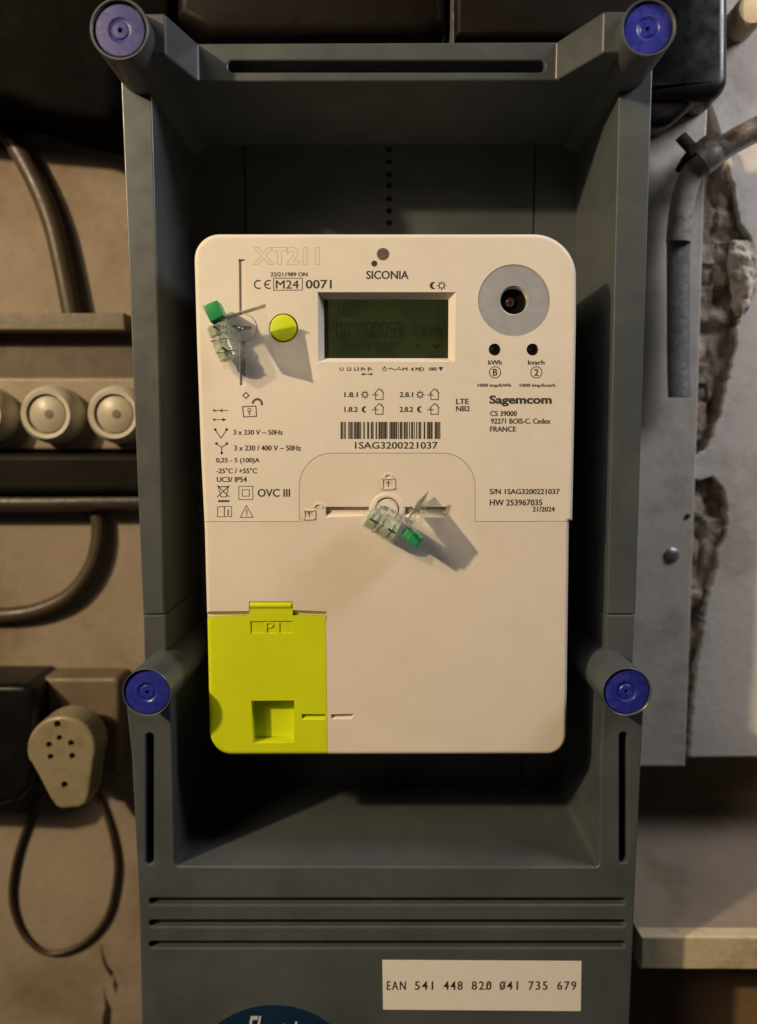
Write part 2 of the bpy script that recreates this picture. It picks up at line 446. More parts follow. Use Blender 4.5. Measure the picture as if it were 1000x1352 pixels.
tag(o, 'cream rounded fitting at the top right corner beside the black box', 'fitting')

# ================================================================== LEFT BACKGROUND
cb = tube([P(-30, 130, .094), P(10, 175, .094), P(45, 235, .094), P(68, 290, .094), P(82, 345, .094), P(97, 420, .094)], W(13, .085), 14)
o = link('cable', cb, M['cable']); tag(o, 'thick brown cable slanting down the wall left of the frame', 'cable')
# door panel edge with horizontal moulding, rear cabinet
cab = thing('fuse_board', 'old beige fuse board with round porcelain fuses left of the frame', 'fuse board', tuple(P(80, 600, .09)))
link('shelf_strip', rslab(px([(-60, 413), (164, 413), (166, 436), (-60, 436)], .082), .082, Y_WALL - .001, .001, 3), M['dull_beige'], cab)
link('backboard', prism(px([(-60, 430), (200, 430), (200, 660), (-60, 660)], .096), .096, Y_WALL - .001), M['cabinet'], cab)
link('fuse_rail', rslab(px([(-80, 498), (230, 498), (230, 594), (-80, 594)], .084), .084, .0955, .002, 4), M['rail_beige'], cab)
for cx in (-28, 63, 152):
    x, z = XZ(cx, 547, .07)
    fz = link('fuse', lathe(x, z, [(W(38, .08), .086), (W(38, .08), .076), (W(36, .08), .071), (W(31, .08), .068), (W(26, .08), .0683), (W(24.5, .08), .0715)], 40, 50), M['porcelain'], cab)
    fi = link('fuse_cap', lathe(x, z, [(W(24.2, .08), .0735), (W(23.8, .08), .0702), (W(22, .08), .0694), (.0001, .0694)], 36, 50), M['cream'], fz)
    fi.matrix_parent_inverse = Matrix.Identity(4)
    fd = link('fuse_contact', lathe(x + W(3), z, [(W(6, .08), .0700), (W(5.5, .08), .0691), (.0001, .0690)], 20, 50), M['dull_beige'], fz)
    fd.matrix_parent_inverse = Matrix.Identity(4)
link('dark_cover', rslab(px([(-60, 598), (230, 598), (230, 652), (-60, 652)], .078), .078, Y_WALL - .002, .004, 4), M['brownblack'], cab)
rod = tube([P(-60, 664, .088), P(60, 664, .088), P(120, 663, .088), P(230, 662, .088)], W(12, .075), 16)
o = link('metal_bar', rod, M['bar'], cab)
lp = tube([P(128, 668, .095), P(131, 705, .095), P(122, 745, .095), P(95, 783, .095), P(55, 804, .095), P(5, 812, .095), P(-70, 810, .095)], W(10.5, .08), 14)
o = link('cable', lp, M['cable']); tag(o, 'brown cable curving left out of the underside of the fuse board', 'cable')
# socket box, plug
so = thing('wall_socket', 'beige surface socket box partly behind the plug at the lower left', 'socket', tuple(P(105, 960, .09)))
link('socket_box', rslab(px(rrect(52, 895, 158, 1026, 8), .080), .080, Y_WALL - .001, .003, 4), M['dull_beige'], so)
link('socket_rim', lathe(*XZ(95, 985, .078), [(W(44, .08), .081), (W(44, .08), .071), (W(41, .08), .0695), (.0001, .0695)], 40, 45), M['dull_beige'], so)
pg = thing('power_plug', 'cream teardrop-shaped plug with seven small holes in its face', 'plug', tuple(P(85, 1000, .07)))
pl = arc(81, 990, 46, 160, 378, 22, 44) + [(121, 1030), (118, 1052), (114, 1062), (105, 1067), (82, 1069), (74, 1066), (66, 1055), (52, 1028), (41, 1008)]
body = rslab(px(pl, .052), .052, .0694, .0022, 4)
holes = []
for hx, hy, hr in ((76, 956, 4.6), (78.5, 974, 3.8), (65, 983, 4), (94, 981, 4.2), (67, 999, 4), (95.5, 998, 4.2), (85.5, 1036, 4.6)):
    holes.append(prism(px(circ(hx, hy, hr, 16), .052), .050, .058))
link('plug_body', boolean(body, holes), M['plug'], pg)
for hx, hy, hr in ((76, 956, 4.6), (78.5, 974, 3.8), (65, 983, 4), (94, 981, 4.2), (67, 999, 4), (95.5, 998, 4.2), (85.5, 1036, 4.6)):
    link('screw_hole', lathe(*XZ(hx, hy, .052), [(W(hr * 1.0, .052), .0578), (W(hr * .98, .052), .0545), (.0001, .0545)], 14), M['rust'], pg)
housing('black_case', [(-120, 905), (30, 905), (44, 912), (47, 930), (47, 1010), (40, 1040), (25, 1058), (-5, 1066), (-120, 1062)], .062, Y_WALL - .001, .004, M['black'],
        'black case cut off by the left edge beside the plug', 'case')
lc = tube([P(122, 1040, .096), P(138, 1070, .0975), P(150, 1110, .0975), P(154, 1150, .0975), P(145, 1200, .0975), P(125, 1232, .0975), P(95, 1253, .0975), P(62, 1258, .0975),
           P(36, 1240, .0975), P(20, 1210, .0975), P(15, 1175, .0975), P(22, 1130, .0975), P(35, 1090, .0975), P(50, 1050, .096)], W(3.8, .08), 12)
o = link('cable_loop', lc, M['cable']); tag(o, 'thin brown cord hanging in a loop below the plug', 'cord')
# rust coloured crack in the plaster
crk = [[(133, 1246), (137, 1262), (142, 1275), (150, 1284), (147, 1290), (140, 1280), (135, 1266)], [(150, 1288), (155, 1300), (153, 1312), (150, 1302)],
       [(137, 1304), (140, 1318), (147, 1332), (146, 1352), (142, 1380), (136, 1376), (135, 1345), (139, 1330)]]
for c in crk:
    q = link('rust_streak', prism(px(c, Y_WALL - .0003), Y_WALL - .0003, Y_WALL + .001), M['rust']); struct(q)

# ================================================================== THE GREY MOUNTING FRAME
fr = thing('mounting_frame', 'grey moulded plastic mounting frame with four blue-capped corner posts round the meter', 'frame', tuple(P(508, 1250, .05)))
FD = .096
def rail(name, poly, y0, y1=FD, r=.0008):
    return link(name, rslab(px(poly, y0), y0, y1, r, 3), M['frame'], fr)
rail('side_rail', [(158, 70), (199, 70), (209, 400), (217, 811), (189, 811)], Y_RAIL)
rail('side_rail', [(819, 70), (863, 70), (839.5, 811), (802, 811), (811, 400)], Y_RAIL)
rail('side_rail', [(189.5, 812), (219, 812), (223, 1000), (194, 1000)], Y_RAIL)
rail('side_rail', [(801, 812), (838, 812), (832, 1000), (796, 1000)], Y_RAIL)
# top rail: a bar whose front edge climbs to the posts at both ends
zt0 = P(500, 107, Y_RAIL).z; zt1 = P(500, 56, Y_RAIL).z
def xr(p, yy, y): return P(p, yy, y).x
YT = -.016
xa = xr(262, 80, Y_RAIL); xb = xr(218, 30, YT + .004); xc = xr(735, 80, Y_RAIL); xd = xr(797, 30, YT + .004)
xl0 = xr(160, 38, YT); xr0 = xr(852, 38, YT)
prof = [(xl0, FD - .001), (xl0, YT + .004), (xb, YT + .004), (xa, Y_RAIL), (xc, Y_RAIL), (xd, YT + .004), (xr0, YT + .004), (xr0, FD - .001)]
n = len(prof)
v = [(x, y, zt0) for x, y in prof] + [(x, y, zt1) for x, y in prof]
f = [tuple(range(n)), tuple(range(2 * n - 1, n - 1, -1))] + [(i, (i + 1) % n, n + (i + 1) % n, n + i) for i in range(n)]
me = mesh('top', v, f)
slot = prism(px(rrect(301, 80, 720, 95, 7), Y_RAIL), Y_RAIL - .01, Y_RAIL + .008)
o = link('top_rail', boolean(me, [slot]), M['frame'], fr); bevelled(o, .0009, 3, 20)
# back panel in three strips with a row of pin holes
pins = [prism(px(circ(514, yy, 4.2, 16), Y_BACK), Y_BACK - .01, Y_BACK + .005) for yy in (197, 213, 230, 245, 262, 278, 294)]
zb0 = zt0 + .004; zb1 = P(500, 1150, Y_BLOCK).z - .004; xb0 = P(212, 400, Y_RAIL).x - .006; xb1 = P(812, 400, Y_RAIL).x + .006
x1_, x2_ = xr(324, 280, Y_BACK), xr(705, 280, Y_BACK)
me = box(x1_ + .0005, x2_ - .0005, Y_BACK, FD, zb1, zb0)
link('back_panel', boolean(me, pins), M['frame'], fr)
link('back_panel', box(xb0, x1_ - .0005, Y_BACK + .0006, FD - .0005, zb1, zb0), M['frame'], fr)
link('back_panel', box(x2_ + .0005, xb1, Y_BACK + .0006, FD - .0005, zb1, zb0), M['frame'], fr)
link('back_sheet', box(xb0, xb1, FD + .0002, FD + .003, zb1, zb0), M['hole'], fr)
# lower block: U shape round the trough, with slots and three grooves
blk = [(166, 925)] + arc(196, 925, 30, 180, 360, 10) + [(228, 1000)] + arc(237, 1138, 6, 180, 90, 4)[0:] + arc(786, 1139, 6, 90, 0, 4) + [(793, 1000), (797, 925)] + arc(824, 925, 27, 180, 360, 10)[1:] + [(847, 1000), (838, 1200), (826, 1480), (190, 1480), (184, 1200), (174, 1000)]
blk = blk[1:]
me = rslab(px(blk, Y_BLOCK), Y_BLOCK, FD - .002, .0010, 3)
cut = [prism(px(rrect(192.5, 968, 203, 1142, 5), Y_BLOCK), -.03, .022), prism(px(rrect(818, 967, 829, 1140, 5), Y_BLOCK), -.03, .022)]
for gy in (1190, 1219, 1247):
    cut.append(prism(px(rrect(197, gy - 4, 826, gy + 5, 4), Y_BLOCK), -.03, Y_BLOCK + .004))
o = link('lower_block', boolean(me, cut), M['frame'], fr); bevelled(o, .0007, 2, 40)
# posts with blue caps
for (cx, cy, yf, r1, dull) in ((157.5, 38, -.020, 39.5, 1), (857, 36, -.020, 36.5, 0), (193.5, 915, -.018, 32.5, 0), (828.5, 914, -.018, 32.5, 0)):
    x, z = XZ(cx, cy, yf); r = W(r1, yf, cy); w = .0011 if cy < 100 else .0005
    po = link('post', lathe(x, z, [(r - w - .0002, yf + .004), (r - w, yf + .0003), (r - w + .0003, yf), (r - .0003, yf), (r, yf + .0004), (r * .985, .02), (r * .97, FD)], 56, 30), M['frame'], fr)
    rb = r - w - .0001 - (.0006 if dull else .0001)
    g = [(rb, yf + .005), (rb, yf + .0018), (rb - .0005, yf + .0012), (r * .42, yf + .0010), (r * .38, yf + .0014), (r * .30, yf + .0016), (r * .25, yf + .0011), (r * .09, yf + .0010), (r * .05, yf + .0024), (.00001, yf + .0024)]
    cp = link('cap', lathe(x, z, g, 48, 30), M['blue_dull' if dull else 'blue'], po)
    cp.matrix_parent_inverse = Matrix.Identity(4)
# paper label
lab = [(505, 1267.5), (768, 1269), (767, 1335), (506, 1333)]
YL = Y_BLOCK - .00012
lb = link('paper_label', prism(px(lab, YL), YL, Y_BLOCK + .0002), M['paper'], fr); lb['label'] = 'white paper label with the EAN number'
def sub(o):
    o.matrix_parent_inverse = Matrix.Identity(4); return o
YLT = YL - .00005
for s, x0, x1 in (('EAN', 511, 536), ('541', 548, 572), ('448', 586, 611), ('820', 623, 649), ('041', 660, 684), ('735', 698, 723), ('679', 736, 761)):
    sub(text(s, x0, 1295.5, x1, 1307, lb, M['ink'], YLT, spacing=1.25))
sub(flat(line([(641, 1307), (648, 1296)], 1.1) + line([(661, 1307), (668, 1296)], 1.1), 'zero_slash', lb, M['ink'], YLT))
st = link('blue_sticker', prism(px(arc(362, 1407, 102, 0, 360, 48, 80)[:-1], YL), YL, Y_BLOCK + .0002), M['sticker'], fr); st['label'] = 'dark blue oval sticker with white script lettering'
sub(flat(ringp(0, 0, 1, .02, 2), 'sticker_dot', st, M['white_ink'], YLT)) if 0 else None
sub(text('El', 326, 1341.5, 345, 1372, st, M['white_ink'], YLT, shear=.35, bold=.015))
sub(text('ectric', 347, 1348.5, 402, 1371, st, M['white_ink'], YLT, shear=.35, bold=.01))

# ================================================================== THE METER
mt = thing('electricity_meter', 'white digital electricity meter with a display and a lime green port door', 'electricity meter', tuple(P(510, 998, .04)))
out = ([(256, 345)] + arc(289, 341, 33, 180, 270, 10) + arc(706, 364, 56, 270, 360, 14) + [(762, 420), (759.5, 560), (757, 687.5), (752.5, 689), (750.5, 850)] +
       arc(724, 970, 25, 0, 90, 8, 27) + arc(306, 966, 30, 90, 180, 10, 32) + [(273.5, 850), (269.5, 700), (264.5, 600), (259, 450)])
full = rslab(px(out), 0, .088, .0022, 6)
tongue = [(200, 688.5), (395, 688.5), (395, 645)] + arc(438, 643, 43, 180, 270, 12, 45) + arc(585, 643, 43, 270, 360, 12, 45) + [(628, 688.5), (820, 687.5), (820, 1100), (200, 1100)]
def shrink(poly, d): return offset(px(poly), d)
CUTD = .014
cutA = prism(px(tongue), -.01, CUTD)
cutB = prism(shrink(tongue, .00022), -.02, CUTD - .0004)
door = [(200, 816.5), (275, 816), (329, 813.5), (329, 794), (387, 794), (387, 812.5), (430.5, 814), (434.5, 1100), (200, 1100)]
# openings in the case
scr = prism(px(rrect(422, 388, 600, 474, 2), 0), -.01, .0012)
scr2 = prism(px(rrect(428, 394, 593, 470, 1), 0), -.01, .0042)
def frustum(p0, y0, p1, y1):
    a = px(p0); b = px(p1); n = len(a)
    v = [(x, y0, z) for x, z in a] + [(x, y1, z) for x, z in b]
    f = [tuple(range(n)), tuple(range(2 * n - 1, n - 1, -1))] + [(i, (i + 1) % n, n + (i + 1) % n, n + i) for i in range(n)]
    return mesh('fr', v, f)
scr = frustum([(418.5, 384.5), (603.5, 384.5), (602.5, 478.5), (419.5, 478.5)], -.0006, [(427.5, 393.5), (593, 394), (592.5, 471.5), (428, 471.5)], .0042)
cuts = [cutA, scr,
        frustum([(315, 342), (323.5, 342), (324.5, 511), (316.5, 511)], -.0004, [(315.6, 342.6), (322.9, 342.6), (323.9, 508), (317.1, 508)], .0010),
        prism(px(circ(322, 433, 18.3, 40)), -.01, .0020),
        prism(px(circ(374.5, 433, 19.4, 40)), -.01, .006),
        prism(px(circ(679, 396.5, 47.5, 64)), -.01, .0011),
        prism(px(circ(679.5, 396.5, 18, 40)), -.01, .012),
        prism(px(circ(653.5, 461.5, 8, 24)), -.01, .004),
        prism(px(circ(703.5, 461.5, 8, 24)), -.01, .004)]
link('case', boolean(full, cuts), M['case'], mt)
doorcut = prism(px(door), -.02, .05)
cover = boolean(full, [cutB], 'INTERSECT')
hz = frustum([(262, 806.5), (331, 806), (331, 818), (262, 818)], -.0004, [(262, 812), (331, 812), (331, 818), (262, 818)], .0026)
hz2 = frustum([(385, 804.5), (431.5, 806.5), (431.5, 818), (385, 818)], -.0004, [(385, 811), (431, 812), (431, 818), (385, 818)], .0026)
cover = boolean(cover, [doorcut, hz, hz2,
        frustum([(430, 669), (512, 669), (512, 681), (430, 684)], -.0003, [(431, 669.5), (512, 669.5), (512, 677), (431, 677)], .0024),
        frustum([(512, 669), (594, 669), (588, 684), (512, 682)], -.0003, [(512, 669.5), (590, 669.5), (586, 677), (512, 677)], .0024),
        prism(px(circ(511.5, 673, 16, 40)), -.01, .0022),
        frustum([(437.5, 943), (469, 942.5), (465, 950), (437.5, 950)], -.0003, [(438, 943.5), (467, 943), (464, 946), (438, 946.5)], .0020)])
link('terminal_cover', cover, M['cover'], mt)
dsh = prism(shrink(door, .00016), -.02, CUTD - .0006)
dr = boolean(full, [dsh], 'INTERSECT')
dr = boolean(dr, [prism(px([(332, 925.5), (388.5, 925), (388.5, 981), (334, 982)]), -.01, .0088),
                  prism(px([(330.5, 820.5), (387, 820), (387.5, 836.5), (331, 837)]), -.01, .0006),
                  frustum([(398.5, 943), (429.5, 943), (429.5, 951), (398.5, 951)], -.0003, [(399, 943.5), (429, 943.5), (429, 947), (399, 947)], .0020)])
for v_ in dr.vertices: v_.co.y += .0003
do = link('port_door', dr, M['lime'], mt); do['label'] = 'lime green door over the customer port'
def emboss(s, x0, y0, x1, y1, parent, mat, y0d, y1d, bold=0):
    c = bpy.data.curves.new('t', 'FONT'); c.body = s; c.size = 1; c.extrude = .5; c.resolution_u = 3; c.offset = bold
    o = bpy.data.objects.new('t', c); COL.objects.link(o); bpy.context.view_layer.update()
    me = bpy.data.meshes.new_from_object(o.evaluated_get(bpy.context.evaluated_depsgraph_get())); bpy.data.objects.remove(o)
    xs = [v.co.x for v in me.vertices]; ys = [v.co.y for v in me.vertices]
    for v in me.vertices:
        u = (v.co.x - min(xs)) / (max(xs) - min(xs)); w = (v.co.y - min(ys)) / (max(ys) - min(ys)); d = y0d if v.co.z > 0 else y1d
        q = P(x0 + (x1 - x0) * u, y1 + (y0 - y1) * w, 0); v.co = (q.x, d, q.z)
    me.update(); return link('raised_text', me, mat, parent)
sub(emboss('P1', 351, 822.5, 369, 835, do, M['lime'], .0004, .0010, -.02))
link('door_latch', box(*sorted((XZ(332, 940)[0], XZ(388, 940)[0])), .0078, .0092, XZ(360, 981)[1], XZ(360, 926)[1]), M['lime'], do).matrix_parent_inverse = Matrix.Identity(4)
link('door_hinge', tube([P(331, 799, .0014), P(350, 799, .0014), P(385, 799, .0014)], W(5), 14, 1), M['lime'], do).matrix_parent_inverse = Matrix.Identity(4)

# display
dsp = link('display', prism(px([(424, 390), (597, 390), (597, 475), (424, 475)]), .0040, .0052), M['lcd'], mt)
YD = .0040 - .00004
def dtext(s, a, b, c, d, bold=0): sub(text(s, a, b, c, d, dsp, M['lcd_dark'], YD, name='display_digits', bold=bold))
SEG = {'0': 'abcdef', '1': 'bc', '2': 'abged', '3': 'abgcd', '5': 'afgcd', '8': 'abcdefg'}
def digits(t, x, y0, w, h, gap, lw):
    p = []
    for ch in t:
        if ch == '.':
            p += [[(x - gap * .7, y0 + h - lw), (x - gap * .7 + lw, y0 + h - lw), (x - gap * .7 + lw, y0 + h), (x - gap * .7, y0 + h)]]; x += lw * .6; continue
        m_ = y0 + h / 2
        L_ = {'a': ((x, y0), (x + w, y0)), 'b': ((x + w, y0), (x + w, m_)), 'c': ((x + w, m_), (x + w, y0 + h)), 'd': ((x, y0 + h), (x + w, y0 + h)),
              'e': ((x, m_), (x, y0 + h)), 'f': ((x, y0), (x, m_)), 'g': ((x, m_), (x + w, m_))}
        for k in SEG[ch]:
            a, b = L_[k]; p += line([along2(a, b, .14), along2(a, b, .86)], lw)
        x += w + gap
    return p
def along2(a, b, t): return (a[0] + (b[0] - a[0]) * t, a[1] + (b[1] - a[1]) * t)
sub(flat(digits('1.8.0', 441, 404, 7, 13, 5, 1.6), 'display_digits', dsp, M['lcd_dark'], YD))
sub(flat(digits('000000.053', 445, 426, 6.2, 18, 3.6, 2.0), 'display_digits', dsp, M['lcd_dark'], YD))
dtext('kWh', 558, 429, 584, 443, .01)
for a, b in ((457, 470), (484, 492), (513, 520), (549, 556), (570, 583)):
    sub(flat([[(a, 455), (b, 455), ((a + b) / 2, 462)]], 'display_arrow', dsp, M['lcd_dark'], YD))

# optical port, LEDs, button
x, z = XZ(679, 396.5)
link('optical_port', lathe(x, z, [(W(18), .004), (W(18), .0006), (W(18.8), .0003), (W(46.3), .0003), (W(46.9), .0006), (W(46.9), .0011)], 64, 40, False), M['ring'], mt)
link('port_window', lathe(x, z, [(W(17.9), .008), (W(17.9), .005), (.0001, .005)], 32), M['black'], mt)
link('port_diode', lathe(x - W(4), z, [(W(7), .0052), (W(6), .0036), (W(3), .003), (.0001, .0029)], 24, 60), M['diode'], mt)
for cx in (653.5, 703.5):
    x, z = XZ(cx, 461.5)
    link('indicator_light', lathe(x, z, [(W(7.6), .0042), (W(7.6), .0012), (W(5), .0007), (.0001, .0006)], 24, 60), M['black'], mt)
x, z = XZ(374.5, 433)
b_ = link('button', lathe(x, z, [(W(17.1), .005), (W(17.1), -.0002), (W(16.4), -.0005), (W(13), -.0007), (.0001, -.0008)], 40, 40), M['lime2'], mt)
b_['label'] = 'round lime green push button'
for cx, cy, r, ang in ((322, 433, 17.6, 0), (511.5, 673, 15, 20)):
    x, z = XZ(cx, cy)
    s = lathe(x, z, [(W(r), .0022), (W(r), .0006), (W(r - 1.2), .0001), (.0001, 0)], 40, 40)
    a = R(ang); d = Vector((math.cos(a), math.sin(a))) * 10; nn = Vector((-math.sin(a), math.cos(a))) * 2.4; c = Vector((cx, cy))
    q = prism(px([tuple(c - d - nn), tuple(c + d - nn), tuple(c + d + nn), tuple(c - d + nn)]), -.01, .0012)
    link('seal_screw', boolean(s, [q]), M['case'], mt)
# raised crescent round the lower seal screw
v = []
x, z = XZ(511.5, 673)
link('raised_rim', lathe(x, z, [(W(16.2), .0005), (W(16.6), -.0004), (W(20), -.0007), (W(24), .0001), (W(24), .0005)], 48, 60, False), M['cover'], mt)

# ---- print on the case
I = M['ink']; T = lambda *a, **k: text(*a[:5], mt, k.pop('m', I), **k)
T('SICONIA', 484, 357.5, 539.5, 368.5, bold=.008)
flat([circ(506, 335.5, 8.2, 28)], 'logo_dot', mt, M['ink_pale']); flat([circ(494.5, 348, 4, 20)], 'logo_dot', mt, I)
def moon(cx, cy, r, w=I):
    a = arc(cx, cy, r, 75, 285, 14); b = arc(cx + r * .55, cy, r * .92, 265, 95, 14)
    p = []
    n = len(a)
    for i in range(n - 1):
        p.append([a[i], a[i + 1], b[n - 2 - i], b[n - 1 - i]])
    return flat(p, 'moon_icon', mt, w)
def moon2(cx, cy, r):
    a = arc(cx, cy, r, 60, 300, 14); b = arc(cx + r * .5, cy, r * .75, 90, 270, 14)
    return flat([[a[i], a[i + 1], b[i + 1], b[i]] for i in range(14)], 'moon_icon', mt, I)
def sunicon(cx, cy, r):
    p = ringp(cx, cy, r, 1.2, 20)
    for k in range(8):
        a = math.pi / 4 * k; p += line([(cx + (r + 1) * math.cos(a), cy + (r + 1) * math.sin(a)), (cx + (r + 2.3) * math.cos(a), cy + (r + 2.3) * math.sin(a))], 1.1)
    return flat(p, 'sun_icon', mt, I)
moon2(572.5, 377, 4.8); sunicon(583.5, 377, 3.4)
# embossed outline model number
for dx, dy in ((0, 0),):
    c = bpy.data.curves.new('t', 'FONT'); c.body = 'XT211'; c.size = 1; c.fill_mode = 'NONE'; c.bevel_depth = .012; c.offset = .03; c.bevel_resolution = 1
    o = bpy.data.objects.new('t', c); COL.objects.link(o); bpy.context.view_layer.update()
    me = bpy.data.meshes.new_from_object(o.evaluated_get(bpy.context.evaluated_depsgraph_get())); bpy.data.objects.remove(o)
    xs = [v.co.x for v in me.vertices]; ys = [v.co.y for v in me.vertices]; sx = (min(xs), max(xs)); sy = (min(ys), max(ys))
    for v in me.vertices:
        q = P(334 + 88 * (v.co.x - sx[0]) / (sx[1] - sx[0]), 349.5 - 23.5 * (v.co.y - sy[0]) / (sy[1] - sy[0])); v.co = (q.x, -v.co.z * .004 + .00001, q.z)
    me.update(); link('embossed_text', me, M['ink_faint'], mt)
T('22/211989 ON', 357.5, 359.5, 406, 365)
T('M24', 364.5, 370, 394.5, 381); T('0071', 404, 369.5, 438, 381)
flat(line([(361.5, 367.3), (399.5, 367.3), (399.5, 383), (361.5, 383)], .9, True), 'text_frame', mt, I)
flat(ringp(341.5, 375.5, 5.2, 1.7, 16, 60, 300) + ringp(355, 375.5, 5.2, 1.7, 16, 60, 300) + line([(350, 375.5), (355.5, 375.5)], 1.7), 'ce_mark', mt, I)
# line under the display
T('L1', 449, 485, 453.5, 489.5); T('L2', 458.5, 485, 464, 489.5); T('L3', 468, 485, 474, 489.5); T('P+', 477, 485, 482.5, 490); T('P-', 486, 485, 492.5, 490)
flat(line([(478, 494), (484, 494)], 1.2) + [[(477.5, 494), (480.5, 492), (480.5, 496)]] + line([(486, 494), (492, 494)], 1.2) + [[(492.5, 494), (489.5, 492), (489.5, 496)]], 'arrow_icon', mt, I)
flat(ringp(508, 487.5, 2.2, .9, 14) + line([(508, 483.5), (508, 486)], .9) + line([(513, 487), (517, 486), (520, 488), (523, 488)], 1) + line([(524, 488), (528, 484.5)], 1) + line([(527, 488), (531, 488)], 1), 'switch_icon', mt, I)
T('M', 532, 485, 538, 489.5); flat([[(546, 484.5), (546, 490.5), (542.5, 487.5)]], 'arrow_icon', mt, I); T('MD', 549, 485, 560, 490); T('1002', 567, 485, 577, 489.3)
flat([[(579, 484.5), (585.5, 484.5), (582.3, 490)]], 'antenna_icon', mt, I)
# registers
def house(cx, cy):
    p = line([(cx - 5.8, cy - 1.5), (cx - 6, cy - 2.5), (cx, cy - 8.5), (cx + 6.2, cy - 2.5)], 1.1) + line([(cx - 4.8, cy - 2.5), (cx - 4.8, cy + 6), (cx + 5, cy + 6), (cx + 5, cy - 3)], 1.1)
    p += line([(cx - 9.5, cy), (cx - 1.5, cy)], 1.1) + line([(cx + 3.6, cy - 7.2), (cx + 3.6, cy - 4.8)], 1.3)
    flat(p, 'house_icon', mt, M['ink_pale'])
for s, x0, yy in (('1.8.1', 455, 521), ('1.8.2', 455, 540.5), ('2.8.1', 528, 521), ('2.8.2', 528, 540.5)):
    T(s, x0, yy - 3.4, x0 + 17.5, yy + 3.4, bold=.01)
    if s.endswith('.1'): sunicon(x0 + 27, yy, 3)
    else: moon2(x0 + 27, yy, 4.2)
    house(x0 + 46, yy + .5)
T('LTE', 602.5, 526.5, 619, 533.5); T('NB2', 602.5, 536, 620.5, 543)
bars = ((95, 115), (118, 128), (143, 150), (153, 172), (178, 225), (238, 248), (262, 275), (285, 305), (315, 325), (333, 392), (402, 450), (455, 462), (467, 485),
        (492, 520), (525, 533), (538, 550), (555, 562), (570, 577), (585, 605), (617, 627), (638, 675), (687, 722))
random.seed(7); bp = []
for a, b in bars:
    a = 430 + a / 4.762; b = 430 + b / 4.762; t = a
    while t < b - .2:
        w = min(random.choice((1.2, 2.0, 2.8)), b - t); bp.append([(t, 557), (t + w, 557), (t + w, 579.5), (t, 579.5)]); t += w + (.45 if b - a > 3 else .3)
flat(bp, 'barcode', mt, M['ink'])
T('1SAG3200221037', 469, 583.5, 578, 592.5, bold=.004)
# right column
T('kWh', 645, 475.5, 662.5, 481.5, bold=.008); T('kvarh', 697.5, 475.5, 719, 481.5, bold=.008)
for cx, s in ((654, 'B'), (708.5, '2')):
    flat(ringp(cx, 491.5, 7.4, 1.0, 32), 'circle_mark', mt, I); T(s, cx - 2.8, 487, cx + 2.8, 496)
T('1000 imp/kWh', 631, 506.5, 675, 512); T('1000 imp/kvarh', 686.5, 506.5, 733.5, 512)
T('Sagemcom', 646.5, 522, 728.5, 536.5, bold=.028)
T('CS 39000', 647.5, 542.5, 682.5, 549.5); T('92271 BOIS-C. Cedex', 648.5, 552.5, 727, 559.5); T('FRANCE', 647.5, 563, 681.5, 570)
T('S/N 1SAG3200221037', 647, 645.5, 739, 652.5); T('HW 253967035', 647, 659.5, 716, 667.5); T('21/2024', 703.5, 669, 732.5, 675.5)
# left column
flat(line([(282, 542), (292, 542)], 1) + [[(290, 542), (294, 539.5), (294, 544.5)]] + line([(294, 542), (301, 542)], 1) + [[(282, 540), (286, 542), (282, 544)]], 'arrow_icon', mt, M['ink_pale'])
flat(line([(282, 554), (298, 554)], 1) + [[(299, 554), (294, 551.5), (294, 556.5)]] + [[(282, 552), (286, 554), (282, 556)]], 'arrow_icon', mt, M['ink_pale'])
flat(line([(284.5, 567.5), (292, 578.5), (299.5, 567.5)], 1.1) + [circ(284.5, 567, 1.8, 10), circ(299.5, 567, 1.8, 10)], 'wiring_icon', mt, I)
flat(line([(286, 586), (293, 590.5), (300, 586)], 1.1) + line([(293, 590.5), (293, 599)], 1.1) + [circ(286, 585.5, 1.8, 10), circ(299.8, 585.5, 1.8, 10), circ(293, 598, 1.8, 10)], 'wiring_icon', mt, I)
T('3 x 230 V ~ 50Hz', 308.5, 567.5, 373.5, 574); T('3 x 230 / 400 V ~ 50Hz', 309.5, 588, 397.5, 595)
T('0,25 - 5 (100)A', 285.5, 604.5, 343, 612.5); T('-25°C / +55°C', 286, 618, 339.5, 625); T('UC3/ IP54', 286.5, 629.5, 326, 636.5)
bin_ = line([(288.5, 643), (292, 656), (299, 656), (301.5, 643)], 1) + line([(288, 642.5), (302, 642.5)], 1.3) + line([(287, 641), (303, 656)], 1.1) + line([(303, 641), (287, 656)], 1.1) + line([(289, 661.5), (302.5, 661.5)], 2.4)
flat(bin_, 'bin_icon', mt, I)
flat(line([(315.5, 642), (334, 642), (334, 659.5), (315.5, 659.5)], .9, True) + line([(320, 646.5), (329.5, 646.5), (329.5, 655), (320, 655)], .9, True), 'insulation_icon', mt, M['ink_pale'])
T('OVC III', 340.5, 645.5, 383, 656)
flat(line([(287.5, 669.5), (296.5, 668.5), (296.5, 682), (287.5, 682.5)], .9, True) + line([(296.5, 668.5), (306, 669), (306, 682), (296.5, 682)], .9, True) + line([(301.5, 673), (301.5, 680)], 1.6), 'book_icon', mt, M['ink_pale'])
flat(line([(325.5, 667.5), (334.5, 683), (317.5, 683)], .9, True) + line([(326, 672.5), (326, 678.5)], 1.2) + [circ(326, 680.8, .8, 8)], 'warning_icon', mt, M['ink_pale'])
